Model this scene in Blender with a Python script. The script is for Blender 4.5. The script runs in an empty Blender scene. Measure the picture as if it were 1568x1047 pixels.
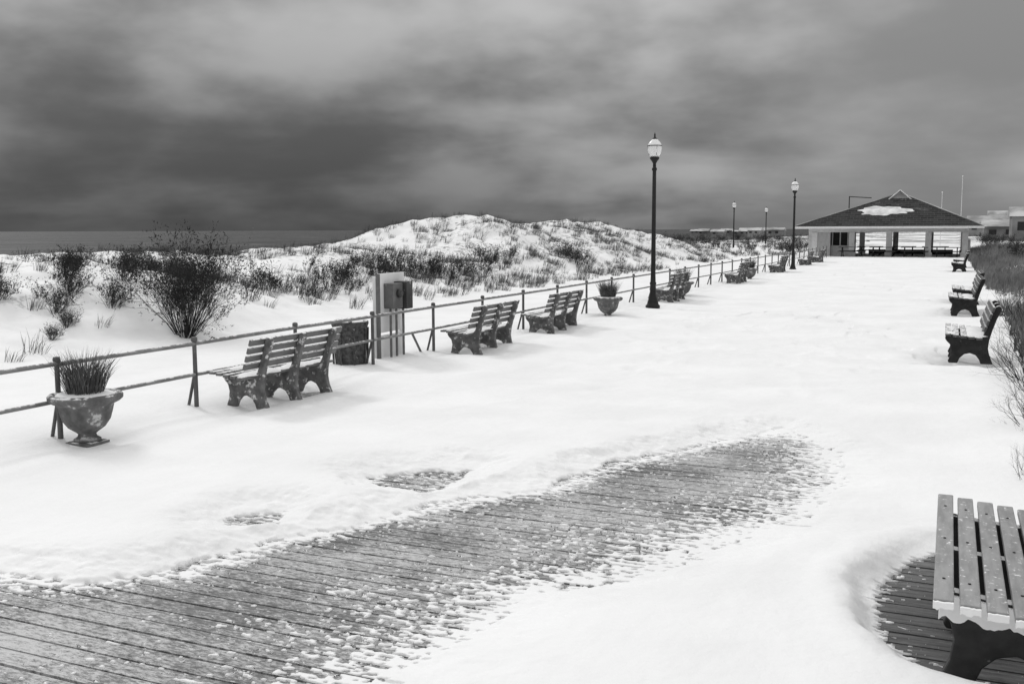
import bpy, math, random
import numpy as np
from mathutils import Matrix, Vector
random.seed(7); rng=np.random.RandomState(11)
sc=bpy.context.scene
sc.view_settings.view_transform='Standard'; sc.view_settings.look='None'; sc.view_settings.exposure=0

# ------------------------------------------------------------ noise
perm=rng.permutation(256); vals=rng.rand(256)
def vn(x,y):
    x=np.asarray(x,float); y=np.asarray(y,float)
    xi=np.floor(x).astype(int); yi=np.floor(y).astype(int)
    fx=x-xi; fy=y-yi
    fx=fx*fx*fx*(fx*(fx*6-15)+10); fy=fy*fy*fy*(fy*(fy*6-15)+10)
    h=lambda i,j: vals[perm[(perm[i&255]+j)&255]]
    a=h(xi,yi); b=h(xi+1,yi); c=h(xi,yi+1); d=h(xi+1,yi+1)
    return (a*(1-fx)+b*fx)*(1-fy)+(c*(1-fx)+d*fx)*fy
def fbm(x,y,o=4):
    s=0;a=.5;t=0
    x=np.asarray(x,float);y=np.asarray(y,float)
    for k in range(o):
        s=s+a*vn(x+17.3*k,y-9.1*k); t+=a; a*=.5
        x,y=(x*1.6-y*1.2),(x*1.2+y*1.6)
    return s/t
def sst(a,b,x):
    t=np.clip((np.asarray(x,float)-a)/(b-a),0,1); return t*t*(3-2*t)

# ------------------------------------------------------------ node helpers
def newmat(name):
    m=bpy.data.materials.new(name); m.use_nodes=True
    nt=m.node_tree; b=nt.nodes['Principled BSDF']
    return m,nt,b
def N(nt,t,**k):
    n=nt.nodes.new(t)
    for a,v in k.items(): setattr(n,a,v)
    return n
def mth(nt,op,a,b=0.5,clamp=False):
    n=nt.nodes.new('ShaderNodeMath'); n.operation=op; n.use_clamp=clamp
    for i,v in enumerate((a,b)):
        if isinstance(v,(int,float)): n.inputs[i].default_value=v
        else: nt.links.new(v,n.inputs[i])
    return n.outputs[0]
def mapr(nt,v,a,b,c=0,d=1,smooth=True):
    n=nt.nodes.new('ShaderNodeMapRange'); n.interpolation_type='SMOOTHSTEP' if smooth else 'LINEAR'
    nt.links.new(v,n.inputs[0])
    for i,x in zip((1,2,3,4),(a,b,c,d)): n.inputs[i].default_value=x
    return n.outputs[0]
def noise(nt,vec,scale,detail=4,rough=.55,sc3=None,dist=0,loc=None):
    if sc3 or loc:
        mp=N(nt,'ShaderNodeMapping'); mp.inputs['Scale'].default_value=sc3 or (1,1,1)
        if loc: mp.inputs['Location'].default_value=loc
        nt.links.new(vec,mp.inputs['Vector']); vec=mp.outputs[0]
    n=N(nt,'ShaderNodeTexNoise'); n.inputs['Scale'].default_value=scale
    n.inputs['Detail'].default_value=detail; n.inputs['Roughness'].default_value=rough
    n.inputs['Distortion'].default_value=dist
    nt.links.new(vec,n.inputs['Vector']); return n.outputs['Fac']
def mixc(nt,f,a,b):
    n=N(nt,'ShaderNodeMix',data_type='RGBA')
    if isinstance(f,(int,float)): n.inputs[0].default_value=f
    else: nt.links.new(f,n.inputs[0])
    for i,v in ((6,a),(7,b)):
        if isinstance(v,(int,float)): n.inputs[i].default_value=(v,v,v,1)
        else: nt.links.new(v,n.inputs[i])
    return n.outputs[2]
def mixf(nt,f,a,b):
    n=N(nt,'ShaderNodeMix',data_type='FLOAT')
    for i,v in ((0,f),(2,a),(3,b)):
        if isinstance(v,(int,float)): n.inputs[i].default_value=v
        else: nt.links.new(v,n.inputs[i])
    return n.outputs[0]
def bump(nt,b,h,strength=.3,dist=.01):
    n=N(nt,'ShaderNodeBump'); n.inputs['Strength'].default_value=strength; n.inputs['Distance'].default_value=dist
    nt.links.new(h,n.inputs['Height']); nt.links.new(n.outputs[0],b.inputs['Normal'])
def M(name,col,rough=.6,snow=0.0,frost=0.0,var=.3,ns=6,fs=14,bstr=.2,st=None):
    m,nt,b=newmat(name)
    g=N(nt,'ShaderNodeNewGeometry'); P=g.outputs['Position']
    n1=noise(nt,P,ns,5,sc3=st)
    c=mixc(nt,mapr(nt,n1,.3,.7),col*(1-var),col*(1+var))
    if snow>0 or frost>0:
        n2=noise(nt,P,fs,6,.65)
        sp=N(nt,'ShaderNodeSeparateXYZ'); nt.links.new(g.outputs['Normal'],sp.inputs[0])
        up=mapr(nt,sp.outputs[2],.35,.8)
        f1=mth(nt,'MULTIPLY',up,mapr(nt,n2,.62-.3*snow,.72-.3*snow))
        f2=mth(nt,'MULTIPLY',mapr(nt,n2,.66-.2*frost,.76-.2*frost),min(1,frost*1.5))
        f=mth(nt,'MAXIMUM',f1 if snow>0 else 0.0,f2 if frost>0 else 0.0)
        c=mixc(nt,f,c,.8)
    nt.links.new(c,b.inputs['Base Color']); b.inputs['Roughness'].default_value=rough
    b.inputs['Specular IOR Level'].default_value=.3
    bump(nt,b,noise(nt,P,ns*8,4),bstr,.004)
    return m

# ------------------------------------------------------------ mesh helpers
def obj(name,mesh,parent=None,mat=None,smooth=False):
    o=bpy.data.objects.new(name,mesh); sc.collection.objects.link(o)
    if mat: mesh.materials.append(mat)
    if smooth:
        for p in mesh.polygons: p.use_smooth=True
    if parent: o.parent=parent
    return o
def pyobj(name,v,f,parent=None,mat=None,smooth=False,bev=0):
    me=bpy.data.meshes.new(name); me.from_pydata([tuple(map(float,p)) for p in v],[],f); me.update()
    o=obj(name,me,parent,mat,smooth)
    if bev:
        md=o.modifiers.new('bev','BEVEL'); md.width=bev; md.segments=2; md.limit_method='ANGLE'
    return o
def empty(name,loc,rot=0):
    o=bpy.data.objects.new(name,None); sc.collection.objects.link(o); o.location=loc; o.rotation_euler=(0,0,rot); return o
def boxdata(x0,x1,y0,y1,z0,z1):
    v=[(x0,y0,z0),(x1,y0,z0),(x1,y1,z0),(x0,y1,z0),(x0,y0,z1),(x1,y0,z1),(x1,y1,z1),(x0,y1,z1)]
    f=[(0,3,2,1),(4,5,6,7),(0,1,5,4),(1,2,6,5),(2,3,7,6),(3,0,4,7)]
    return v,f
def box(name,x0,x1,y0,y1,z0,z1,mat,parent=None,bev=0):
    v,f=boxdata(x0,x1,y0,y1,z0,z1); return pyobj(name,v,f,parent,mat,bev=bev)
def join(parts):
    V=[];F=[]
    for v,f in parts:
        n=len(V); V+=list(v); F+=[tuple(i+n for i in q) for q in f]
    return V,F
def tube(p,q,r0,r1=None,n=10):
    r1=r0 if r1 is None else r1
    p=Vector(p);q=Vector(q); d=(q-p).normalized()
    a=d.orthogonal().normalized(); b=d.cross(a)
    V=[];F=[]
    for c,r in ((p,r0),(q,r1)):
        for i in range(n):
            t=2*math.pi*i/n; V.append(tuple(c+a*r*math.cos(t)+b*r*math.sin(t)))
    for i in range(n): j=(i+1)%n; F.append((i,j,n+j,n+i))
    F.append(tuple(range(n))[::-1]); F.append(tuple(range(n,2*n)))
    return V,F
def lathe(prof,n=24,cx=0,cy=0):
    V=[];F=[]
    for r,z in prof:
        for i in range(n):
            t=2*math.pi*i/n; V.append((cx+r*math.cos(t),cy+r*math.sin(t),z))
    for k in range(len(prof)-1):
        for i in range(n):
            j=(i+1)%n; F.append((k*n+i,k*n+j,(k+1)*n+j,(k+1)*n+i))
    F.append(tuple(range(n))[::-1]); F.append(tuple(range((len(prof)-1)*n,len(prof)*n)))
    return V,F
def npmesh(name,V,T,mat,smooth=False):
    V=np.asarray(V,np.float32); T=np.asarray(T,np.int32); k=T.shape[1]
    me=bpy.data.meshes.new(name)
    me.vertices.add(len(V)); me.vertices.foreach_set('co',V.ravel())
    me.loops.add(T.size); me.loops.foreach_set('vertex_index',T.ravel())
    me.polygons.add(len(T)); me.polygons.foreach_set('loop_start',np.arange(0,T.size,k,dtype=np.int32))
    try: me.polygons.foreach_set('loop_total',np.full(len(T),k,np.int32))
    except Exception: pass
    if smooth: me.polygons.foreach_set('use_smooth',np.ones(len(T),bool))
    me.update(calc_edges=True); me.validate()
    return obj(name,me,None,mat)

# ------------------------------------------------------------ terrain
WOOD=-0.07; PITCH=.14
patch=[(-5.13,4.06),(-4.6,4.15),(-4.17,4.55),(-4.06,5.16),(-3.84,5.58),(-3.36,6.62),(-2.82,7.29),(-2.59,8.28),(-2.19,9.03),(-1.52,10.45),(-1.05,9.8),(-.72,8.5),(-.95,7.2),(-1.34,6.45),(-1.56,5.75),(-2.02,5.28),(-2.22,5.03),(-2.15,4.73),(-2.2,4.32),(-2.31,3.86),(-2.29,3.5),(-2.2,2.5),(-2.6,1.0),(-6,0.5),(-6.3,3.2),(-5.8,3.9)]
patA=[(-4.49,6.97),(-4.15,7.3),(-3.68,7.63),(-3.6,7.25),(-3.73,6.75),(-4.1,6.75)]
patB=[(-4.62,5.34),(-4.66,5.65),(-4.42,5.84),(-4.26,5.6)]
patC=[(-.22,5.15),(-.34,5.75),(-.16,6.55),(.05,6.85),(.5,6.95),(.85,6.3),(.85,4.9),(.3,4.7),(.0,4.82)]
def sdf(P,x,y):
    d=np.full(x.shape,1e9); ins=np.zeros(x.shape,bool)
    n=len(P)
    for i in range(n):
        ax,ay=P[i]; bx,by=P[(i+1)%n]
        ex,ey=bx-ax,by-ay; wx,wy=x-ax,y-ay
        t=np.clip((wx*ex+wy*ey)/(ex*ex+ey*ey),0,1)
        d=np.minimum(d,(wx-ex*t)**2+(wy-ey*t)**2)
        c=((ay>y)!=(by>y))&(x<(bx-ax)*(y-ay)/((by-ay) if by!=ay else 1e-9)+ax)
        ins^=c
    return np.where(ins,-1,1)*np.sqrt(d)
def dline(P,x,y):
    d=np.full(x.shape,1e9)
    for i in range(len(P)-1):
        ax,ay=P[i]; bx,by=P[i+1]; ex,ey=bx-ax,by-ay; wx,wy=x-ax,y-ay
        t=np.clip((wx*ex+wy*ey)/(ex*ex+ey*ey),0,1)
        d=np.minimum(d,(wx-ex*t)**2+(wy-ey*t)**2)
    return np.sqrt(d)
def ridge(y):
    return np.interp(y,[0,10,14,18,24,29,36,44,70,80,94,130,400],[1.1,1.2,1.3,1.3,1.15,1.15,1.15,1.2,1.2,1.0,.55,.4,.2])
def hump(y):
    return np.interp(y,[40,43,46,49,53,57,61,65,69,73,80],[0,.55,1.25,1.35,.95,.85,1.0,1.35,.9,.4,0])
pits=[]
def H(x,y):
    x=np.asarray(x,float); y=np.asarray(y,float)
    z=.085*(fbm(x*.45,y*.22,3)-.5)*2*sst(60,14,np.abs(y))
    z=z-.04*sst(-8.4,-9.6,x)
    wob=2.4*(fbm(y*.09+5,x*.03,2)-.5)
    xw=x+wob
    up=sst(-13.4,-22.0,xw)
    dune=ridge(y)*up*sst(-40,-27,x)+hump(y)*sst(-15,-23.5,xw)*sst(-30,-25.5,x)
    amp=sst(-14,-18,x)*sst(-45,-30,x)
    dune=dune+(fbm(x*.35,y*.35,5)-.5)*.60*amp
    dune=dune+(.5-np.abs(fbm(x*.22+7,y*.22,4)-.5)*5)*.42*amp*sst(36,46,y)*sst(90,70,y)
    dune=dune+ .75*np.exp(-(((x+16.2)/2.4)**2+((y-16.3)/3.4)**2))*sst(-12.8,-14.4,x)
    dune=dune+ .22*(np.abs(fbm(x*1.1,y*1.1,4)-.5)*2-.3)*sst(-12,-15,x)
    z=z+dune
    z=z-1.8*sst(-32,-52,x)-2.6*sst(-55,-100,x)
    z=z+.38*sst(.95,3.2,x)*sst(3,9,y)*(.6+.8*fbm(x*.5,y*.4,3))
    z=z+1.2*sst(5,30,x)*sst(110,180,y)
    on=sst(-8,-7,x)*sst(1.2,.2,x)
    z=z+on*.050*(np.abs(fbm(x*.5+y*.12,y*.55,4)-.5)*-4+.5)*sst(5,10,y)*sst(80,50,y)
    z=z+on*.010*(fbm(x*3,y*2.2,4)-.5)
    z=z-.055*np.exp(-(((x+1.7)/1.1)**2+((y-13.0-.25*(x+1.7))/.22)**2))
    tr=sst(.54,.68,fbm(x*.5+40,y*.22,3))*on*sst(11,14,y)
    z=z-tr*.03*sst(.52,.72,vn(x*3.1,y*2.3))
    for (px,py,r,d) in pits: z=z-d*np.exp(-((x-px)**2+(y-py)**2)/(r*r))
    return z
pits+=[(-7.2,9.1,.45,.04),(-7.2,10.5,.45,.06),(-7.15,14.9,.4,.05),(-7.1,16.3,.4,.05),(-7.45,7.0,.4,.04),(.3,16.7,.6,.07),(.3,18,.6,.05),(-7.1,18.3,.4,.05),(-7.1,25.4,.4,.04),(.3,25.8,.6,.05)]
def axis(segs):
    out=[]
    for a,b,s in segs: out+=list(np.arange(a,b-1e-6,s))
    return out
def grow(a,b,s,g):
    o=[];v=a
    while (v<b if s>0 else v>b):
        o.append(v); v+=s; s*=g
    o.append(b); return o
xs=grow(-5.7,-160,-.05,1.016)[::-1][:-1]+axis([(-5.7,-.55,.013),(-.55,1.0,.02)])+grow(1.0,6000,.08,1.05)
y0=PITCH*20; y1=PITCH*76
ys=grow(y0,-60,-.15,1.15)[::-1][:-1]+axis([(y0,y1,.01)])+grow(y1,40,.03,1.006)[:-1]+grow(40,8000,.2,1.018)
ys=np.array(ys); xs=np.array(xs)
X,Y=np.meshgrid(xs,ys)
Z=H(X,Y)
reg=(X>-7.2)&(X<1.3)&(Y>0)&(Y<11.5)
x=X[reg]; y=Y[reg]; z=Z[reg]
sd=sdf(patch,x,y)-.05; sA=sdf(patA,x,y)+.04; sB=sdf(patB,x,y)+.02; sC=sdf(patC,x,y)
z=np.maximum(z,-.035)
pert=.30*(fbm(x*1.7,y*1.7,5)-.5)+.16*(fbm(x*6,y*8,4)-.5)
s1=np.minimum(sd,np.minimum(sA,sB))+pert
s2=sC+.10*(fbm(x*4,y*4,3)-.5)
t1=sst(-.02,.62,s1)**.8; t2=sst(0,.17,s2)
thick=np.minimum(t1,t2*1.0)
zout=WOOD+.008+(z-WOOD)*thick+.035*np.exp(-((s2-.24)/.11)**2)*(s2>0)
edge=np.exp(-np.maximum(s1,0)/.24)*sst(0,.04,s1)
zout=zout+.030*(fbm(x*5,y*8,5)-.35)*edge+.018*edge*np.maximum(0,np.abs(fbm(x*3.2+9,y*4.2,4)-.5)*-5+.6)
upp=patch[:10]
dup=dline(upp,x,y)
zout=zout+.040*np.exp(-((s1-.34)/.16)**2)*np.exp(-dup/.8)*(s1>0)*(.4+1.2*fbm(x*1.5,y*1.5,3))
low=[(-1.48,10.3),(-1.05,9.8),(-.72,8.5),(-.95,7.2),(-1.34,6.45),(-1.56,5.75),(-2.02,5.28),(-2.22,5.03),(-2.15,4.73),(-2.2,4.32),(-2.31,3.86),(-2.2,2.5)]
dl=dline(low,x,y); du=dup
cov=.24+.68*np.exp(-dl/.38)+.70*np.exp(-du/.13)+.30*(fbm(x*1.1,y*1.1,3)-.5)-.12*np.exp(-((du-.5)/.3)**2)
cov=np.where(sA<.3,.5,cov); cov=np.where(sB<.25,.45,cov)
cov=np.where(sC<.15,.04+.6*np.exp(sC/.08),cov)
pl=np.floor(y/PITCH)
cr=.15*fbm(x*6+pl*3.7,y*22,3)+.85*fbm(x*26+pl*5.1,y*50,3)
inside=(s1<0)|(s2<0)
phase=np.abs(y/PITCH-np.round(y/PITCH))*PITCH
gap=phase<.004
crs=(cr-.5)*1.9+.5
has=crs<cov
zin=np.where(has,WOOD+.0028+np.clip((cov-crs),0,.3)*.012,WOOD-.12)
zin=np.where(gap&((cov+.25*(fbm(x*3,y*3,2)-.5))<.82),WOOD-.25,zin)
thin=(~inside)&(zout<WOOD+.014)&gap
zz=np.where(inside,zin,zout); zz=np.where(thin,WOOD-.05,zz)
Z[reg]=zz
# footprints
def foot(px,py,a,dep,L=.15,W=.065):
    i0,i1=np.searchsorted(ys,(py-.5,py+.5)); j0,j1=np.searchsorted(xs,(px-.5,px+.5))
    if i1<=i0 or j1<=j0: return
    gx=X[i0:i1,j0:j1]-px; gy=Y[i0:i1,j0:j1]-py
    u=gx*math.sin(a)+gy*math.cos(a); v=gx*math.cos(a)-gy*math.sin(a)
    r=np.sqrt((u/L)**2+(v/W)**2)
    Z[i0:i1,j0:j1]+= -dep*np.exp(-r**2.5)+dep*.25*np.exp(-((r-1.7)/.5)**2)
def trail(x0,y0_,a,n,dep,st=.62):
    px,py=x0,y0_
    for k in range(n):
        a+=random.uniform(-.12,.12); px+=math.sin(a)*st; py+=math.cos(a)*st
        s=1 if k%2 else -1
        foot(px+s*.11*math.cos(a),py-s*.11*math.sin(a),a+random.uniform(-.1,.1),dep*random.uniform(.3,1.2),.19,.09)
trail(-.9,14,-.08,26,.026); trail(-4.0,13.5,.12,16,.018); trail(-1.3,19,-.02,26,.026)
for k in range(34): foot(random.gauss(-3.4,.9),random.gauss(15.3,1.7),random.uniform(-.5,.5),random.uniform(.008,.020),.19,.11)
V=np.stack([X,Y,Z],-1).reshape(-1,3)
ny,nx=X.shape; idx=np.arange(nx*ny).reshape(ny,nx)
T=np.stack([idx[:-1,:-1],idx[:-1,1:],idx[1:,1:],idx[1:,:-1]],-1).reshape(-1,4)
msnow,nt,b=newmat('snow')
g=N(nt,'ShaderNodeNewGeometry'); P=g.outputs['Position']
sp=N(nt,'ShaderNodeSeparateXYZ'); nt.links.new(P,sp.inputs[0])
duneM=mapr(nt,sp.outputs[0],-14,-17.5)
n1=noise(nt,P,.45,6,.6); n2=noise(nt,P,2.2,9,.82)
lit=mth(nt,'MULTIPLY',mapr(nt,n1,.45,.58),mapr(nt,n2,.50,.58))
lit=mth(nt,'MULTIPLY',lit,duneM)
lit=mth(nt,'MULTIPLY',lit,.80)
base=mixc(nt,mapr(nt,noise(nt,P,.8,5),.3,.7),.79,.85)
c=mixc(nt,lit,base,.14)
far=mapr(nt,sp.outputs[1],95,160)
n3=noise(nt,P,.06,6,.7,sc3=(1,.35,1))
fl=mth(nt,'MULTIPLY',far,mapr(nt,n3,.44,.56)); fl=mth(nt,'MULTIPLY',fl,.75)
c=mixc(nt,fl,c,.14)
nt.links.new(c,b.inputs['Base Color']); b.inputs['Roughness'].default_value=.75; b.inputs['Specular IOR Level'].default_value=.15
hh=mth(nt,'ADD',noise(nt,P,9,6,.6),mth(nt,'MULTIPLY',noise(nt,P,1.4,4,sc3=(1,.5,1)),3.5))
bump(nt,b,hh,.42,.03)
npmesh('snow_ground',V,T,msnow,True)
print('ground',nx,ny)

# boardwalk planks
mw,nt,b=newmat('weathered_boards')
g=N(nt,'ShaderNodeNewGeometry'); P=g.outputs['Position']
grain=noise(nt,P,1,8,.7,sc3=(3,40,10))
fr=noise(nt,P,1,9,.85,sc3=(18,56,5)); fr2=noise(nt,P,1.0,5,.6)
f=mth(nt,'ADD',fr,mth(nt,'MULTIPLY',mth(nt,'SUBTRACT',fr2,.5),.45))
f=mapr(nt,f,.41,.60,0.05,.85)
c=mixc(nt,mapr(nt,grain,.3,.7),.04,.13)
sp=N(nt,'ShaderNodeSeparateXYZ'); nt.links.new(P,sp.inputs[0])
f=mth(nt,'MULTIPLY',f,mapr(nt,sp.outputs[0],-.75,-.5,1,.10))
c=mixc(nt,f,c,.60)
nt.links.new(c,b.inputs['Base Color']); b.inputs['Roughness'].default_value=.7
bump(nt,b,mth(nt,'ADD',grain,fr),.6,.005)
parts=[]
for k in range(8,84):
    a=k*PITCH+.008; zj=random.uniform(-.004,.001)
    parts.append(boxdata(-8.05,1.35,a,a+PITCH-.016,WOOD-.05,WOOD+zj))
v,f=join(parts); pyobj('boardwalk',v,f,None,mw)

# ------------------------------------------------------------ sea
ms,nt,b=newmat('sea_water')
g=N(nt,'ShaderNodeNewGeometry'); P=g.outputs['Position']
w1=noise(nt,P,1,6,.65,sc3=(.10,.03,1)); w2=noise(nt,P,1,5,.7,sc3=(.35,.12,1))
c=mixc(nt,mapr(nt,w1,.35,.65),.014,.05)
caps=mth(nt,'MULTIPLY',mapr(nt,w2,.56,.62),mapr(nt,w1,.46,.56))
c=mixc(nt,mth(nt,'MULTIPLY',caps,.4),c,.3)
nt.links.new(c,b.inputs['Base Color']); b.inputs['Roughness'].default_value=.6; b.inputs['Specular IOR Level'].default_value=.15
bump(nt,b,mth(nt,'ADD',w1,mth(nt,'MULTIPLY',w2,.4)),1,1.5)
pyobj('sea',[(-30000,-20000,-2.6),(-58,-20000,-2.6),(-58,30000,-2.6),(-30000,30000,-2.6)],[(0,1,2,3)],None,ms)

# ------------------------------------------------------------ materials
m_slat=M('bench_slat_paint',.15,.55,snow=.8,frost=.2,var=.2,ns=5,fs=18,st=(4,1,4))
m_slatR=M('bench_slat_grey',.28,.5,snow=.12,var=.16,ns=5,fs=30,st=(6,1,6))
m_slatD=M('bench_slat_dark',.08,.5,snow=.7,frost=.15,var=.2,ns=5,fs=18,st=(4,1,4))  # darker slat tone for the farther right-hand benches
m_end=M('cast_bench_end',.13,.7,snow=.9,frost=.55,var=.35,ns=9,fs=12)
m_endR=M('cast_bench_end_dark',.022,.6,snow=.9,frost=.12,var=.4,ns=9,fs=15)
m_rail=M('galvanised_rail',.20,.45,snow=.5,frost=.2,var=.25,ns=3)
m_post=M('rail_post',.10,.5,frost=.2,var=.3,ns=4)
m_black=M('black_cast_iron',.012,.45,var=.3)
m_urn=M('urn_concrete',.14,.8,snow=.5,frost=.4,var=.35,ns=9,fs=9)
m_snowcap=M('packed_snow',.82,.8,var=.04)
m_twig=M('dark_twigs',.028,.9,var=.5,ns=2,frost=.25,fs=8)
m_grass=M('dry_grass',.17,.9,var=.6,ns=1.5)
m_grassD=M('dark_dry_grass',.075,.9,var=.6,ns=1.5)
m_grassU=M('urn_grass',.10,.9,var=.6,ns=9)
m_white=M('white_paint',.72,.6,var=.06)
m_board=M('grey_white_board',.78,.7,var=.08,ns=2)
m_box=M('dark_metal_box',.05,.5,var=.3,frost=.2)
m_box2=M('grey_metal_box',.14,.45,var=.2,frost=.2)
m_bin=M('bin_pebbled',.07,.8,var=.5,ns=20,frost=.25,snow=.8)
m_dark=M('dark_interior',.03,.8)
m_far=M('distant_wall',.20,.9,var=.4,ns=.3)
m_farroof=M('distant_roof',.35,.9,var=.5,ns=.3)
m_glass=M('frosted_lamp_glass',.82,.25,var=.05)

# ------------------------------------------------------------ bench
prof=[(0.03,0),(0.15,0),(0.18,.08),(0.24,.14),(0.32,.16),(0.40,.13),(0.45,.06),(0.47,0),(0.64,0),(0.62,.05),(0.585,.13),(0.565,.24),(0.575,.36),(0.615,.52),(0.665,.68),(0.71,.79),(0.725,.84),(0.715,.875),(0.685,.89),(0.65,.875),(0.625,.83),(0.595,.72),(0.545,.57),(0.50,.46),(0.46,.41),(0.38,.395),(0.2,.405),(0.05,.425),(0.0,.43),(-0.03,.41),(-0.035,.37),(-.01,.33),(.04,.28),(0.06,.2),(0.045,.1),(.015,.03)]
def snow_strip(name,s0,s1,zt,h,E,seed,thr=.35):
    V=[];F=[];n=46;m=7
    for i in range(n+1):
        yy=.03+1.80*i/n; amp=max(0,float(fbm(i*.16+seed,seed*1.7,3))-thr)/(1-thr)*min(1,i/3,(n-i)/3)
        for j in range(m+1):
            u=j/m; ss=s0+(s1-s0)*(.5+(u-.5)*(.35+1.1*min(1,amp*1.8)))
            V.append((ss,yy,zt-.006+h*amp*1.8*math.sin(math.pi*u)*(.8+.4*random.random())))
    for i in range(n):
        for j in range(m):
            a=i*(m+1)+j; F.append((a,a+1,a+m+2,a+m+1))
    pyobj(name,V,F,E,m_snowcap,True)
def bench(x,y,z=0,rot=0,me=m_end,msl=m_slat,near=False,s=1):
    E=empty('park_bench',(x,y,z),rot); E.scale=(s,s,s)
    n=len(prof)
    for k,yy in enumerate((0.28,.93,1.58)):
        w=.035
        V=[(s_,yy-w,t) for s_,t in prof]+[(s_,yy+w,t) for s_,t in prof]
        F=[tuple(range(n)),tuple(range(n,2*n))[::-1]]+[(i,n+i,n+(i+1)%n,(i+1)%n) for i in range(n)]
        pyobj('end_%d'%(k+1),V,F,E,me,bev=.012)
    for k in range(5):
        s0=-.035+k*.107; zt=.468-.012*k
        v,f=boxdata(s0,s0+.083,random.uniform(-.004,.004),1.86,zt-.035,zt)
        pyobj('seat_slat_%d'%(k+1),v,f,E,msl,bev=.006)
        if near:
            n_=9; top=[(s0+.083*i/n_,zt-.006+random.uniform(-.004,.002)) for i in range(n_+1)]; bot=[(s0+.083*i/n_,zt-.032-random.uniform(0,.014)) for i in range(n_+1)][::-1]
            pr=top+bot; m_=len(pr); V=[(a,-.020,b_) for a,b_ in pr]+[(a,-.003,b_) for a,b_ in pr]
            pyobj('snow_on_slat_%d'%(k+1),V,[tuple(range(m_)),tuple(range(m_,2*m_))[::-1]]+[(i,m_+i,m_+(i+1)%m_,(i+1)%m_) for i in range(m_)],E,m_snowcap,bev=.003)
    if near:
        n_=30; top=[(-.01+.46*i/n_,.418-.05*(i/n_)) for i in range(n_+1)]; bot=[(-.01+.46*i/n_,.345-.05*(i/n_)-.06*float(fbm(i*.5,3,3))-.012*random.random()) for i in range(n_+1)][::-1]
        pr=top+bot; m_=len(pr); V=[(a,.225,b_) for a,b_ in pr]+[(a,.243,b_) for a,b_ in pr]
        pyobj('snow_on_end',V,[tuple(range(m_)),tuple(range(m_,2*m_))[::-1]]+[(i,m_+i,m_+(i+1)%m_,(i+1)%m_) for i in range(m_)],E,m_snowcap,bev=.004)
        # slat screws
        v,f=join([lathe([(.007,.001),(.007,.004),(.001,.005)],8,-.035+k*.107+.041,yy) for k in range(5) for yy in (.28,.93,1.58)])
        v=[(a,b_,c+.468-.012*round((a+.035-.041)/.107)) for a,b_,c in v]; pyobj('slat_bolts',v,f,E,m_black)
    else:
        snow_strip('seat_snow',.26,.50,.428,.035,E,random.uniform(0,50),.30)
        snow_strip('seat_edge_snow',-.02,.10,.466,.02,E,random.uniform(0,50),.45)
    dx,dz=.135,.40; L=math.hypot(dx,dz); ux,uz=dx/L,dz/L; nxx,nz=-uz,ux
    for k in range(4):
        a=.0+k*.103; 
        px=.510+ux*a; pz=.505+uz*a; w=.078; t=.032
        c=[(px,pz),(px+ux*w,pz+uz*w),(px+ux*w+nxx*t,pz+uz*w+nz*t),(px+nxx*t,pz+nz*t)]
        V=[(s_,0.0,q) for s_,q in c]+[(s_,1.86,q) for s_,q in c]
        F=[(0,1,2,3),(7,6,5,4),(0,4,5,1),(1,5,6,2),(2,6,7,3),(3,7,4,0)]
        pyobj('back_slat_%d'%(k+1),V,F,E,msl,bev=.006)
    return E
bench(-7.72,8.98,-.05,math.radians(-1.5),s=.95)
for yy in (14.5,17.85,27.0,36.9,46.6,56.4,61.6): bench(-7.62,yy,-.09,random.uniform(-.02,.02),s=.97)
bench(.03,4.52,-.05,0,m_endR,m_slatR,True)
for yy,xx in ((16.25,0.02),(25.2,.06),(28.7,.14),(50.5,.1),(55.5,.2)): bench(xx,yy,-.04,random.uniform(-.015,.015),m_endR,m_slatD)

# ------------------------------------------------------------ railing
R=empty('promenade_railing',(0,0,0))
PX=-7.9; rp=[];pp=[];
ystart=7.0-1.93*3
yl=[ystart+1.93*k for k in range(38)]
for yy in yl:
    g0=float(H(PX,yy))-.25
    pp.append(tube((PX,yy,g0),(PX,yy,.755),.027,.024,10))
    v,f=lathe([(.001,.0),(.033,.005),(.038,.03),(.03,.055),(.001,.062)],10,0,0)
    pp.append(([(a+PX,bb+yy,c+.735) for a,bb,c in v],f))
    pp.append(tube((PX-.02,yy,.34),(PX-.2,yy+.02,g0),.018,.018,8))
for zz,r in ((.72,.024),(.355,.021)):
    for a,bb in zip(yl[:-1],yl[1:]):
        rp.append(tube((PX,a,zz+random.uniform(-.006,.006)),(PX,bb,zz+random.uniform(-.006,.006)),r,r,10))
v,f=join(pp); pyobj('posts',v,f,R,m_post)
v,f=join(rp); pyobj('rails',v,f,R,m_rail)

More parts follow.
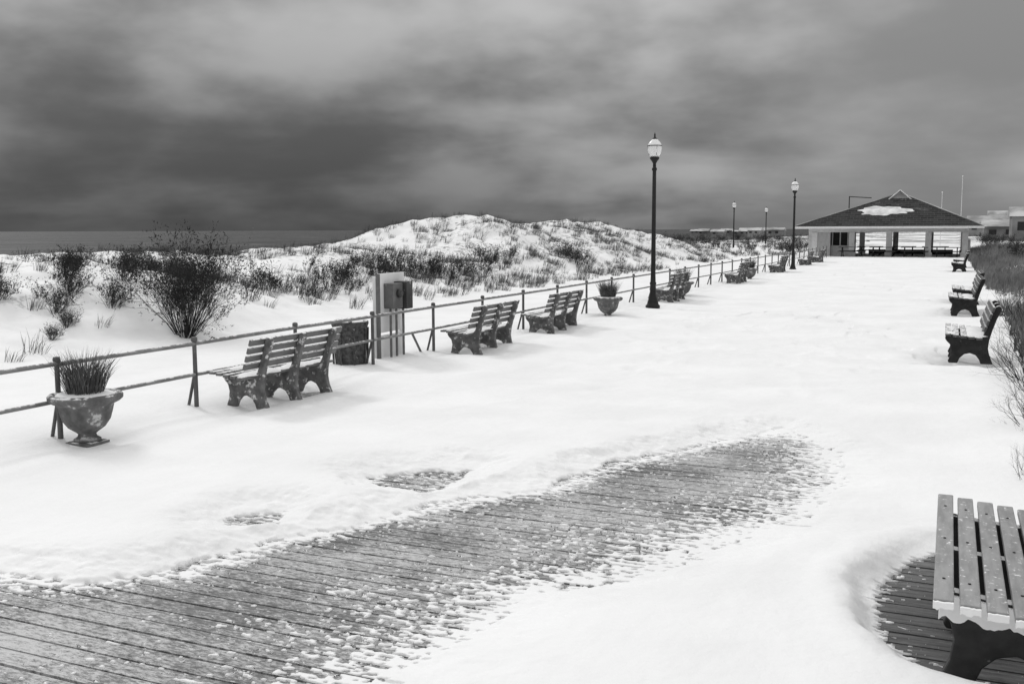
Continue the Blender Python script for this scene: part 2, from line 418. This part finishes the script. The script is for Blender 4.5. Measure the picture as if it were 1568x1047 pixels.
# ------------------------------------------------------------ lamps
def lamp(x,y,z=-.05):
    E=empty('street_lamp',(x,y,z))
    v,f=lathe([(.19,0),(.19,.06),(.15,.10),(.14,.16),(.12,.22),(.085,.34),(.075,.6),(.085,.62),(.085,.66),(.07,.68),(.062,.9),(.048,3.55),(.065,3.57),(.065,3.62),(.045,3.64),(.04,3.74),(.075,3.80),(.115,3.85),(.125,3.89),(.10,3.91)],20)
    pyobj('pole',v,f,E,m_black,True)
    v,f=lathe([(.10,3.911),(.14,3.95),(.168,4.03),(.18,4.12),(.182,4.18),(.172,4.225),(.14,4.28),(.09,4.335),(.055,4.36)],24)
    pyobj('lantern_globe',v,f,E,m_glass,True)
    P2=[lathe([(.184,4.178),(.19,4.182),(.19,4.196),(.182,4.20)],20)]
    for i in range(4):
        t=i*math.pi/2+.6
        P2.append(tube((.145*math.cos(t),.145*math.sin(t),3.94),(.186*math.cos(t),.186*math.sin(t),4.18),.005,.005,5))
    P2.append(lathe([(.055,4.361),(.065,4.38),(.03,4.40),(.018,4.44),(.026,4.46),(.003,4.53)],12))
    v,f=join(P2); pyobj('lantern_frame',v,f,E,m_black)
lamp(-7.1,25.4); lamp(-7.1,50.8); lamp(-18.0,91,0.0); lamp(-19.3,116,0.0)

# ------------------------------------------------------------ vegetation templates
def prism(segs,n=3):
    V=[];T=[]
    for p,q,r0,r1 in segs:
        d=q-p; L=np.linalg.norm(d)+1e-9; d=d/L
        a=np.cross(d,[0.3,.9,.2]); a/=np.linalg.norm(a)+1e-9; b_=np.cross(d,a)
        k=len(V)
        for c,r in ((p,r0),(q,r1)):
            for i in range(n):
                t=2*math.pi*i/n; V.append(c+(a*math.cos(t)+b_*math.sin(t))*r)
        for i in range(n):
            j=(i+1)%n; T.append((k+i,k+j,k+n+j)); T.append((k+i,k+n+j,k+n+i))
    return V,T
def bush(seed,stems=26,h=1.3,spread=.8,lev=3,r=.012,leaves=True,lsz=.05,lean=(0,0)):
    rd=np.random.RandomState(seed); segs=[];tips=[]
    def growb(p,d,L,r,l):
        n=3
        for i in range(n):
            d=d+rd.normal(0,.13,3)+np.array([0,0,.06]); d/=np.linalg.norm(d)
            q=p+d*L/n; segs.append((p,q,r,r*.8)); p=q; r*=.8
            if l>0 and i>0 or (l>0 and rd.rand()<.4):
                for _ in range(rd.randint(1,3)):
                    dd=d+rd.normal(0,.42,3); dd[2]+=.15; dd/=np.linalg.norm(dd)
                    growb(p,dd,L*rd.uniform(.4,.65),r*.7,l-1)
        tips.append((p,d))
    for s in range(stems):
        a=rd.rand()*2*math.pi; k=rd.rand()**.6*spread
        d=np.array([math.cos(a)*k+lean[0],math.sin(a)*k+lean[1],1.0]); d/=np.linalg.norm(d)
        growb(np.array([math.cos(a)*.15*k,math.sin(a)*.15*k,-.08]),d,h*rd.uniform(.45,.8),r,lev)
    V,T=prism(segs)
    if leaves:
        for p,d in tips:
            for _ in range(2):
                w=rd.normal(0,1,3); w/=np.linalg.norm(w); u=d+rd.normal(0,.5,3); u/=np.linalg.norm(u)
                c=p+rd.normal(0,.02,3); k=len(V); s=lsz*rd.uniform(.5,1.2)
                V+= [c-w*s*.25,c+u*s,c+w*s*.25]; T.append((k,k+1,k+2))
    return np.array(V),np.array(T)
def tuft(seed,n=40,h=.55,spread=.45,r0=.12,w=.012,lean=(.32,.12)):
    rd=np.random.RandomState(seed); V=[];T=[]
    for i in range(n):
        a=rd.rand()*2*math.pi; q=rd.rand()**.5*r0; p=np.array([math.cos(a)*q,math.sin(a)*q,-.05])
        a2=a+rd.normal(0,.6); k=rd.rand()*spread; d=np.array([math.cos(a2)*k+lean[0],math.sin(a2)*k+lean[1],1.]); d/=np.linalg.norm(d)
        L=h*rd.uniform(.5,1.1); m=p+d*L*.6; d2=d+np.array([math.cos(a2)*.6+lean[0],math.sin(a2)*.6+lean[1],-.5])*rd.uniform(.0,.9); d2/=np.linalg.norm(d2); e=m+d2*L*.4
        s=rd.rand()*math.pi; sv=np.array([math.cos(s),math.sin(s),0])*w*.5
        b0=len(V); V+=[p-sv,p+sv,m-sv*.8,m+sv*.8,e]
        T+=[(b0,b0+1,b0+3),(b0,b0+3,b0+2),(b0+2,b0+3,b0+4)]
    return np.array(V),np.array(T)
def scatter(name,temps,pts,mat):
    VV=[];TT=[];n=0
    for (px,py,pz,s,a) in pts:
        v,t=temps[rng.randint(len(temps))]; ca,sa=math.cos(a),math.sin(a)
        w=np.stack([(v[:,0]*ca-v[:,1]*sa)*s+px,(v[:,0]*sa+v[:,1]*ca)*s+py,v[:,2]*s+pz],-1)
        VV.append(w);TT.append(t+n);n+=len(v)
    return npmesh(name,np.concatenate(VV),np.concatenate(TT),mat)
def pts_at(x,y,s0,s1,rr=6.28):
    z=H(x,y); return [(a,b_,c,rng.uniform(s0,s1),rng.rand()*rr) for a,b_,c in zip(x,y,z)]
tuf=[tuft(i,36,.5,.5,.2,.010) for i in range(6)]
tufw=[tuft(i+20,26,.5,.6,.3,.03) for i in range(4)]
n=14000; x=rng.uniform(-34,-13.4,n); y=rng.uniform(6,78,n)
den=sst(.50,.66,fbm(x*.30+3,y*.22,4))*.8+.012+.6*np.exp(-((x+17)/1.8)**2)*sst(.42,.6,fbm(x*.6,y*.3,3))+.28*sst(38,46,y)*sst(-17,-20,x)
k=rng.rand(n)<den*.6; scatter('dune_grass',tuf,pts_at(x[k],y[k],.35,1.0,.8),m_grassD)
n=3800; x=rng.uniform(-50,-11.5,n); y=rng.uniform(76,170,n)
k=rng.rand(n)<sst(.45,.62,fbm(x*.2,y*.1,4))*.6; scatter('dune_grass',tufw,pts_at(x[k],y[k],.5,1.1),m_grass)
n=5600; x=1.3+rng.rand(n)**1.5*9; y=rng.uniform(14,95,n)
k=rng.rand(n)<sst(.38,.6,fbm(x*.5,y*.3,3)); scatter('dune_grass',tuf+tufw[:1],pts_at(x[k],y[k],.6,1.35,.8),m_grass)
# shrubs
bs=[bush(i,8,.9,.8,2,.009,True,.10,(.25,.1)) for i in range(5)]
n=1000; x=rng.uniform(-20,-14.6,n); y=rng.uniform(21,47,n)
den=np.exp(-((x+17.0+2.6*(fbm(y*.1,x*0,2)-.5))/1.0)**2)*sst(.38,.58,fbm(x*.6,y*.28,3))
k=rng.rand(n)<den*.62; scatter('dune_shrubs',bs,pts_at(x[k],y[k],.3,.72,.8),m_twig)
n=400; x=rng.uniform(-24,-15.5,n); y=rng.uniform(9,30,n)
k=rng.rand(n)<sst(.5,.62,fbm(x*.35+9,y*.3,3))*.4; scatter('dune_shrubs',bs,pts_at(x[k],y[k],.22,.45,.8),m_twig)
n=420; x=rng.uniform(-45,-10.5,n); y=rng.uniform(80,150,n)
k=rng.rand(n)<sst(.46,.62,fbm(x*.15,y*.08,3)); scatter('dune_shrubs',bs,pts_at(x[k],y[k],.5,1.1),m_twig)
n=150; x=rng.uniform(2.8,14,n); y=rng.uniform(38,140,n)
k=rng.rand(n)<.7; scatter('dune_shrubs',bs,pts_at(x[k],y[k],.5,1.1),m_twig)
def single(name,t,x,y,s,a,mat,dz=0): return scatter(name,[t],[(x,y,float(H(x,y))+dz,s,a)],mat)
B1=bush(101,80,1.5,.85,3,.008,True,.05,(0.12,.05)); B2=bush(102,40,.9,1.0,2,.009,True,.07,(.3,.1))
single('bush',B1,-13.3,14.8,1.06,0,m_twig,.02)
for (a,b_,s) in ((-15.3,13.6,.5),(-15.8,14.4,.62),(-14.9,14.6,.6),(-15.6,15.6,.66),(-16.8,15.2,.6),(-16.4,16.6,.55),(-16.3,13.2,.5),(-17.6,14.0,.45),(-15.0,16.8,.6),(-14.6,13.2,.35),(-14.3,12.6,.3),(-15.4,12.0,.3),(-17,17.8,.5),(-15.9,17.4,.55),(-14.5,15.9,.5),(-17.6,16.2,.5)): single('bush',B2,a,b_,s,rng.rand()*.8,m_twig)
B3=bush(103,16,.75,.9,3,.006,False); B4=bush(104,16,.8,1.0,3,.007,False,.05,(-.35,0))
single('bare_bush',B4,1.0,14.6,1.0,0,m_twig); single('bare_bush',B4,.93,11.2,.8,.4,m_twig,-.1)
single('bare_bush',B3,1.35,18.9,1.3,1,m_twig); single('bare_bush',B3,.66,8.9,.45,2,m_twig,-.05)
single('bare_bush',B3,1.5,22,1.2,3,m_twig); single('bare_bush',B3,1.2,16.8,1.0,4,m_twig)
single('bare_bush',B3,1.0,13.4,.8,5,m_twig); single('bare_bush',B3,.9,12.2,.6,1,m_twig)

# ------------------------------------------------------------ planters
tg=[tuft(50+i,620,.52,.50,.18,.008,(.06,.0)) for i in range(2)]
def planter(x,y,z,s=1):
    E=empty('planter_urn',(x,y,z)); E.scale=(s,s,s)
    box('foot',-.16,.16,-.16,.16,-.08,.035,m_urn,E,bev=.012)
    v,f=lathe([(.14,.036),(.14,.06),(.10,.085),(.09,.115),(.12,.14),(.19,.19),(.245,.27),(.27,.36),(.285,.43),(.30,.445),(.345,.465),(.38,.495),(.382,.53),(.365,.55),(.33,.555),(.31,.53),(.05,.52)],32)
    pyobj('bowl',v,f,E,m_urn,True)
    v,f=lathe([(.315,.52),(.29,.55),(.22,.56),(.15,.565),(.01,.57)],24); v=[(a,b_,c+.02*(float(fbm(a*9,b_*9,2))-.5)) for a,b_,c in v]; pyobj('snow_fill',v,f,E,m_snowcap,True)
    vv,tt=tg[0]
    me=bpy.data.meshes.new('grass_tuft'); me.from_pydata([(a,b_,c+.58) for a,b_,c in vv],[],[tuple(int(q) for q in t) for t in tt]); obj('grass_tuft',me,E,m_grassU)
planter(-7.6,7.05,-.05,.90); planter(-7.25,22.1,-.06,.9); planter(-7.35,29.6,-.06,.9); planter(-7.35,40.6,-.06,.9)

# ------------------------------------------------------------ bin and electrical panel
E=empty('trash_can',(-8.27,12.75,-.10))
v,f=lathe([(.245,0),(.25,.04),(.235,.08),(.25,.30),(.262,.62),(.275,.66),(.29,.70),(.285,.74),(.24,.76),(.05,.80)],8)
pyobj('body',v,f,E,m_bin,bev=.01)
v,f=join([tube((.258*math.cos(t),.258*math.sin(t),.1),(.275*math.cos(t),.275*math.sin(t),.64),.016,.016,6) for t in [i*math.pi/4 for i in range(8)]]); pyobj('ribs',v,f,E,m_bin)
E=empty('electrical_panel',(-8.22,13.82,-.1))
box('back_board',-.03,.0,-.30,.50,.48,1.42,m_board,E,bev=.004)
for i,a in enumerate((-.28,.46)): box('support_post_%d'%(i+1),-.10,-.033,a-.05,a+.05,-.1,1.38,m_board,E,bev=.005)
box('support_post_3',-.0,.05,-.40,-.34,-.1,1.42,m_box2,E,bev=.005)
box('meter_box',.003,.18,-.16,.14,.86,1.26,m_box2,E,bev=.01)
box('switch_box',.003,.24,.155,.36,.84,1.28,m_box,E,bev=.01)
v,f=lathe([(.07,.181),(.07,.22),(.055,.24),(.01,.242)],16); v=[(c,a,b_+1.1) for a,b_,c in v]; pyobj('meter_dial',v,f,E,m_box,True)
v,f=join([tube((.1,a,-.1),(.1,a,.86),.02,.02,8) for a in (-.12,.06,.28)]+[tube((.16,.45,.42),(.16,.85,-.05),.02,.02,8)]); pyobj('conduits',v,f,E,m_box2)
box('lower_board',-.028,-.002,-.26,.42,.02,.44,m_board,E,bev=.004)

# ------------------------------------------------------------ pavilion
mr,nt,b=newmat('roof_shingles')
g=N(nt,'ShaderNodeNewGeometry'); P=g.outputs['Position']
br=N(nt,'ShaderNodeTexBrick'); br.inputs['Scale'].default_value=1
mp=N(nt,'ShaderNodeMapping'); mp.inputs['Rotation'].default_value=(math.radians(90),0,0)
nt.links.new(P,mp.inputs[0]); nt.links.new(mp.outputs[0],br.inputs['Vector'])
br.inputs['Color1'].default_value=(.018,.018,.018,1); br.inputs['Color2'].default_value=(.04,.04,.04,1); br.inputs['Mortar'].default_value=(.10,.10,.10,1)
br.inputs['Brick Width'].default_value=.45; br.inputs['Row Height'].default_value=.14; br.inputs['Mortar Size'].default_value=.008
n1=noise(nt,P,.55,6,.7)
sp=N(nt,'ShaderNodeSeparateXYZ'); nt.links.new(P,sp.inputs[0])
hi=mapr(nt,sp.outputs[2],2.3,4.2,.0,.10)
c=mixc(nt,mapr(nt,mth(nt,'ADD',n1,hi),.63,.78,0,.5),br.outputs['Color'],.35)
nt.links.new(c,b.inputs['Base Color']); b.inputs['Roughness'].default_value=.9; b.inputs['Specular IOR Level'].default_value=.15
PV=empty('pavilion',(0,0,0))
x0,x1,ya,yb=-10.55,2.05,75.5,87.5; ze=2.16; cx=-3.55; zr=4.62; r0,r1=80.2,82.8
V=[(x0,ya,ze),(x1,ya,ze),(x1,yb,ze),(x0,yb,ze),(cx,r0,zr),(cx,r1,zr)]
pyobj('roof',V,[(0,1,4),(1,2,5,4),(2,3,5),(3,0,4,5),(3,2,1,0)],PV,mr)
def ring(name,x0,x1,y0,y1,w,z0,z1,mat):
    v,f=join([boxdata(x0,x1,y0,y0+w,z0,z1),boxdata(x0,x1,y1-w,y1,z0,z1),boxdata(x0,x0+w,y0+w,y1-w,z0,z1),boxdata(x1-w,x1,y0+w,y1-w,z0,z1)]); pyobj(name,v,f,PV,mat)
ring('fascia',x0-.03,x1+.03,ya-.03,yb+.03,.1,ze-.16,ze-.004,m_white)
ring('beam',x0+.9,x1-.9,ya+1.2,yb-1.2,.3,ze-.42,ze-.17,m_white)
for i,xx in enumerate((-9.2,-6.6,-4.05,-1.45,.92)):
    for j,yy in enumerate((ya+1.35,yb-1.35)):
        box('column_%d_%d'%(i+1,j+1),xx-.2,xx+.2,yy-.2,yy+.2,-.1,ze-.43,m_white,PV,bev=.01)
        box('column_base_%d_%d'%(i+1,j+1),xx-.27,xx+.27,yy-.27,yy+.27,-.1,.3,m_white,PV,bev=.01)
for j,xx in enumerate((-9.2,.92)):
    for q in (80,83): box('side_column_%d_%d'%(j,q),xx-.2,xx+.2,q-.2,q+.2,-.1,ze-.43,m_white,PV)
box('room_wall',-9.75,-8.2,77.6,84,-.1,ze-.02,m_white,PV)
box('room_front',-8.19,-6.9,78.2,84,-.1,.75,m_white,PV)
box('room_window_band',-8.19,-6.9,78.3,83.9,.76,1.75,m_dark,PV)
for xx in (-8.1,-7.55,-7.0): box('window_mullion',xx-.04,xx+.04,78.22,78.29,.77,1.74,m_white,PV)
box('rear_screen',-6.0,.2,85.0,85.15,-.1,.35,m_dark,PV)
box('end_wall',1.1,1.3,78,85,-.1,1.2,m_white,PV)
gz=4.05
pyobj('gablet',[(cx-.8,79.4,gz),(cx+.8,79.4,gz),(cx,79.4,gz+.72),(cx-.8,81.2,gz),(cx+.8,81.2,gz),(cx,81.2,gz+.72)],[(0,1,2),(5,4,3),(0,2,5,3),(1,4,5,2)],PV,m_farroof)
box('gablet_ridge',cx-.05,cx+.05,79.3,82.9,gz+.71,gz+.77,m_white,PV)
for s in (-1,1):
    v,f=tube((cx+s*.88,79.32,gz-.02),(cx,79.32,gz+.76),.045,.045,6); pyobj('gablet_trim_%d'%(s+2),v,f,PV,m_white)
v,f=join([tube((-7.2,80.5,3.2),(-7.2,80.5,4.45),.04,.04,6),tube((-7.2,80.5,4.42),(-5.6,80.5,4.30),.035,.035,6)]); pyobj('roof_vent_pipe',v,f,PV,m_box)
sl=(zr-ze)/(r0-ya)
vp=[];sx=-4.5;sdp=2.15
for i in range(64):
    t=2*math.pi*i/64; rr=1+.12*math.sin(3*t+1)+.08*math.sin(7*t)+.07*math.sin(13*t+2)
    px=sx+1.75*math.cos(t)*rr; d=sdp+.62*math.sin(t)*rr-.12*((px-sx)**2)*.35
    vp.append((px,ya+d,ze+d*sl+.02))
vi=[(sx+(p[0]-sx)*.8,ya+sdp+(p[1]-ya-sdp)*.8,ze+(sdp+(p[1]-ya-sdp)*.8)*sl+.06) for p in vp]
V=vp+vi+[(sx,ya+sdp,ze+sdp*sl+.07)]
m_rs=M('thin_roof_snow',.66,.8,var=.25,ns=1.6)
pyobj('roof_snow',V,[(i,(i+1)%64,64+(i+1)%64,64+i) for i in range(64)]+[(64+i,64+(i+1)%64,128) for i in range(64)],PV,m_rs,True)
for i,(a,b_) in enumerate((((x0,ya,ze),(cx,r0,zr)),((x1,ya,ze),(cx,r0,zr)))):
    v,f=tube((a[0],a[1],a[2]+.02),(b_[0],b_[1],b_[2]+.02),.04,.04,6); pyobj('hip_cap_%d'%i,v,f,PV,m_farroof)
def table(x,y,z=-.05):
    E=empty('picnic_table',(x,y,z)); 
    v,f=join([boxdata(-.9,.9,-.38+k*.155,-.38+k*.155+.14,.70,.74) for k in range(5)]); pyobj('top',v,f,E,m_twig)
    for s in (-1,1):
        v,f=join([boxdata(-.9,.9,s*.72-.13,s*.72+.13,.42,.46)]); pyobj('seat_%d'%(s+2),v,f,E,m_twig)
    v,f=join([tube((q,-.7,0),(q,-.2,.69),.035,.035,6) for q in(-.65,.65)]+[tube((q,.7,0),(q,.2,.69),.035,.035,6) for q in(-.65,.65)]+[tube((q,-.75,.4),(q,.75,.4),.03,.03,6) for q in(-.65,.65)]); pyobj('legs',v,f,E,m_twig)
for xx in (-6.5,-4.4,-2.3,-.2): table(xx,75.9)
for xx in (-5.5,-3.2,-1.0): table(xx,79.5)

# ------------------------------------------------------------ distance
def house(x,y,w,d,h,rh,z=0):
    E=empty('distant_house',(x,y,z))
    box('walls',-w/2,w/2,-d/2,d/2,-1,h,m_far,E)
    pyobj('roof',[(-w/2-.3,-d/2-.3,h+.003),(w/2+.3,-d/2-.3,h+.003),(w/2+.3,d/2+.3,h+.003),(-w/2-.3,d/2+.3,h+.003),(-w/2-.3,0,h+rh),(w/2+.3,0,h+rh)],[(0,1,5,4),(2,3,4,5),(1,2,5),(3,0,4),(3,2,1,0)],E,m_farroof)
    for k in range(int(w//2)):
        box('window_%d'%k,-w/2+.6+k*2,-w/2+1.5+k*2,-d/2-.03,-d/2+.05,h*.35,h*.75,m_dark,E)
for a in ((6.5,150,5,6,1.6,.9,.6),(9.2,138,5,6,2.6,1.2,.8),(12,170,7,6,2.4,1.3,1.0),(7.0,215,8,6,2.0,1.4,1.0),(12,245,9,8,3,1.6,1.2)): house(*a)
for k in range(13):
    yy=rng.uniform(260,480); q=-.235+.09*(k+rng.rand()*.6)/13; house(q*yy,yy,rng.uniform(3,6),5,rng.uniform(.9,1.8),rng.uniform(.5,1.3))
for (xx,yy,hh) in ((-1.1,125,6.0),(1.0,130,8.0)):
    E=empty('flagpole',(xx,yy,0)); v,f=tube((0,0,0),(0,0,hh),.04,.025,8); pyobj('mast',v,f,E,m_white)
    v,f=lathe([(.01,hh+.001),(.08,hh+.06),(.08,hh+.1),(.01,hh+.16)],8); pyobj('finial',v,f,E,m_white,True)

# ------------------------------------------------------------ world
w=bpy.data.worlds.new('World'); sc.world=w; w.use_nodes=True; nt=w.node_tree
bg=nt.nodes['Background']; bg.inputs[1].default_value=.1
sky=N(nt,'ShaderNodeTexSky',sky_type='NISHITA'); sky.sun_disc=False
SE,SR=math.radians(38),math.radians(-62)
sky.sun_elevation=SE; sky.sun_rotation=SR
bw=N(nt,'ShaderNodeRGBToBW'); nt.links.new(sky.outputs[0],bw.inputs[0])
tc=N(nt,'ShaderNodeTexCoord'); D=tc.outputs['Generated']
sp=N(nt,'ShaderNodeSeparateXYZ'); nt.links.new(D,sp.inputs[0])
dx,dy,dz=sp.outputs
zc=mth(nt,'MAXIMUM',dz,0.0); den=mth(nt,'ADD',zc,.20)
cb=N(nt,'ShaderNodeCombineXYZ'); nt.links.new(mth(nt,'DIVIDE',dx,den),cb.inputs[0]); nt.links.new(mth(nt,'DIVIDE',dy,den),cb.inputs[1])
c1=noise(nt,cb.outputs[0],.80,4,.48,dist=.3,loc=(3.1,1.7,0)); c2=noise(nt,cb.outputs[0],3.0,5,.55)
c3=noise(nt,D,4.6,5,.48,sc3=(1,1,1.9),loc=(.9,.5,.3))
cl=mth(nt,'ADD',mth(nt,'ADD',mth(nt,'MULTIPLY',c1,.45),mth(nt,'MULTIPLY',c2,.08)),mth(nt,'MULTIPLY',c3,.47))
cf=mapr(nt,cl,.39,.61,.50,1.75)
az=mapr(nt,dx,-.60,-.02)
cfr=mapr(nt,cl,.39,.61,.78,1.35)
cf=mixf(nt,mapr(nt,dx,-.30,-.05),cf,cfr)
left=mapr(nt,dz,.0,.20,.050,.27,False)
right=mapr(nt,dz,.0,.20,.25,.34,False)
mx=N(nt,'ShaderNodeMix',data_type='FLOAT'); nt.links.new(az,mx.inputs[0]); nt.links.new(left,mx.inputs[2]); nt.links.new(right,mx.inputs[3])
val=mth(nt,'MULTIPLY',mx.outputs[0],cf)
up=mapr(nt,dz,.24,.75,0,.76)
val=mth(nt,'ADD',val,up)
val=mth(nt,'MULTIPLY',val,10.0)
mx2=N(nt,'ShaderNodeMix',data_type='FLOAT'); mx2.inputs[0].default_value=.97; nt.links.new(bw.outputs[0],mx2.inputs[2]); nt.links.new(val,mx2.inputs[3])
nt.links.new(mx2.outputs[0],bg.inputs[0])
sl_=bpy.data.lights.new('sun','SUN'); sl_.energy=1.0; sl_.angle=math.radians(12); sl_.color=(1,1,1)
so=bpy.data.objects.new('sun',sl_); sc.collection.objects.link(so)
sd_=Vector((math.sin(SR)*math.cos(SE),math.cos(SR)*math.cos(SE),math.sin(SE)))
so.rotation_euler=sd_.to_track_quat('Z','Y').to_euler()

# ------------------------------------------------------------ camera
cam=bpy.data.cameras.new('camera'); co=bpy.data.objects.new('camera',cam); sc.collection.objects.link(co)
cam.lens=35; cam.sensor_width=36; cam.clip_end=60000; cam.clip_start=.05
Rm=Matrix.Rotation(math.radians(23.69),4,'Z')@Matrix.Rotation(math.radians(90-6.42),4,'X')@Matrix.Rotation(math.radians(-.2),4,'Z')
co.matrix_world=Matrix.Translation((0,0,2.0))@Rm
sc.camera=co
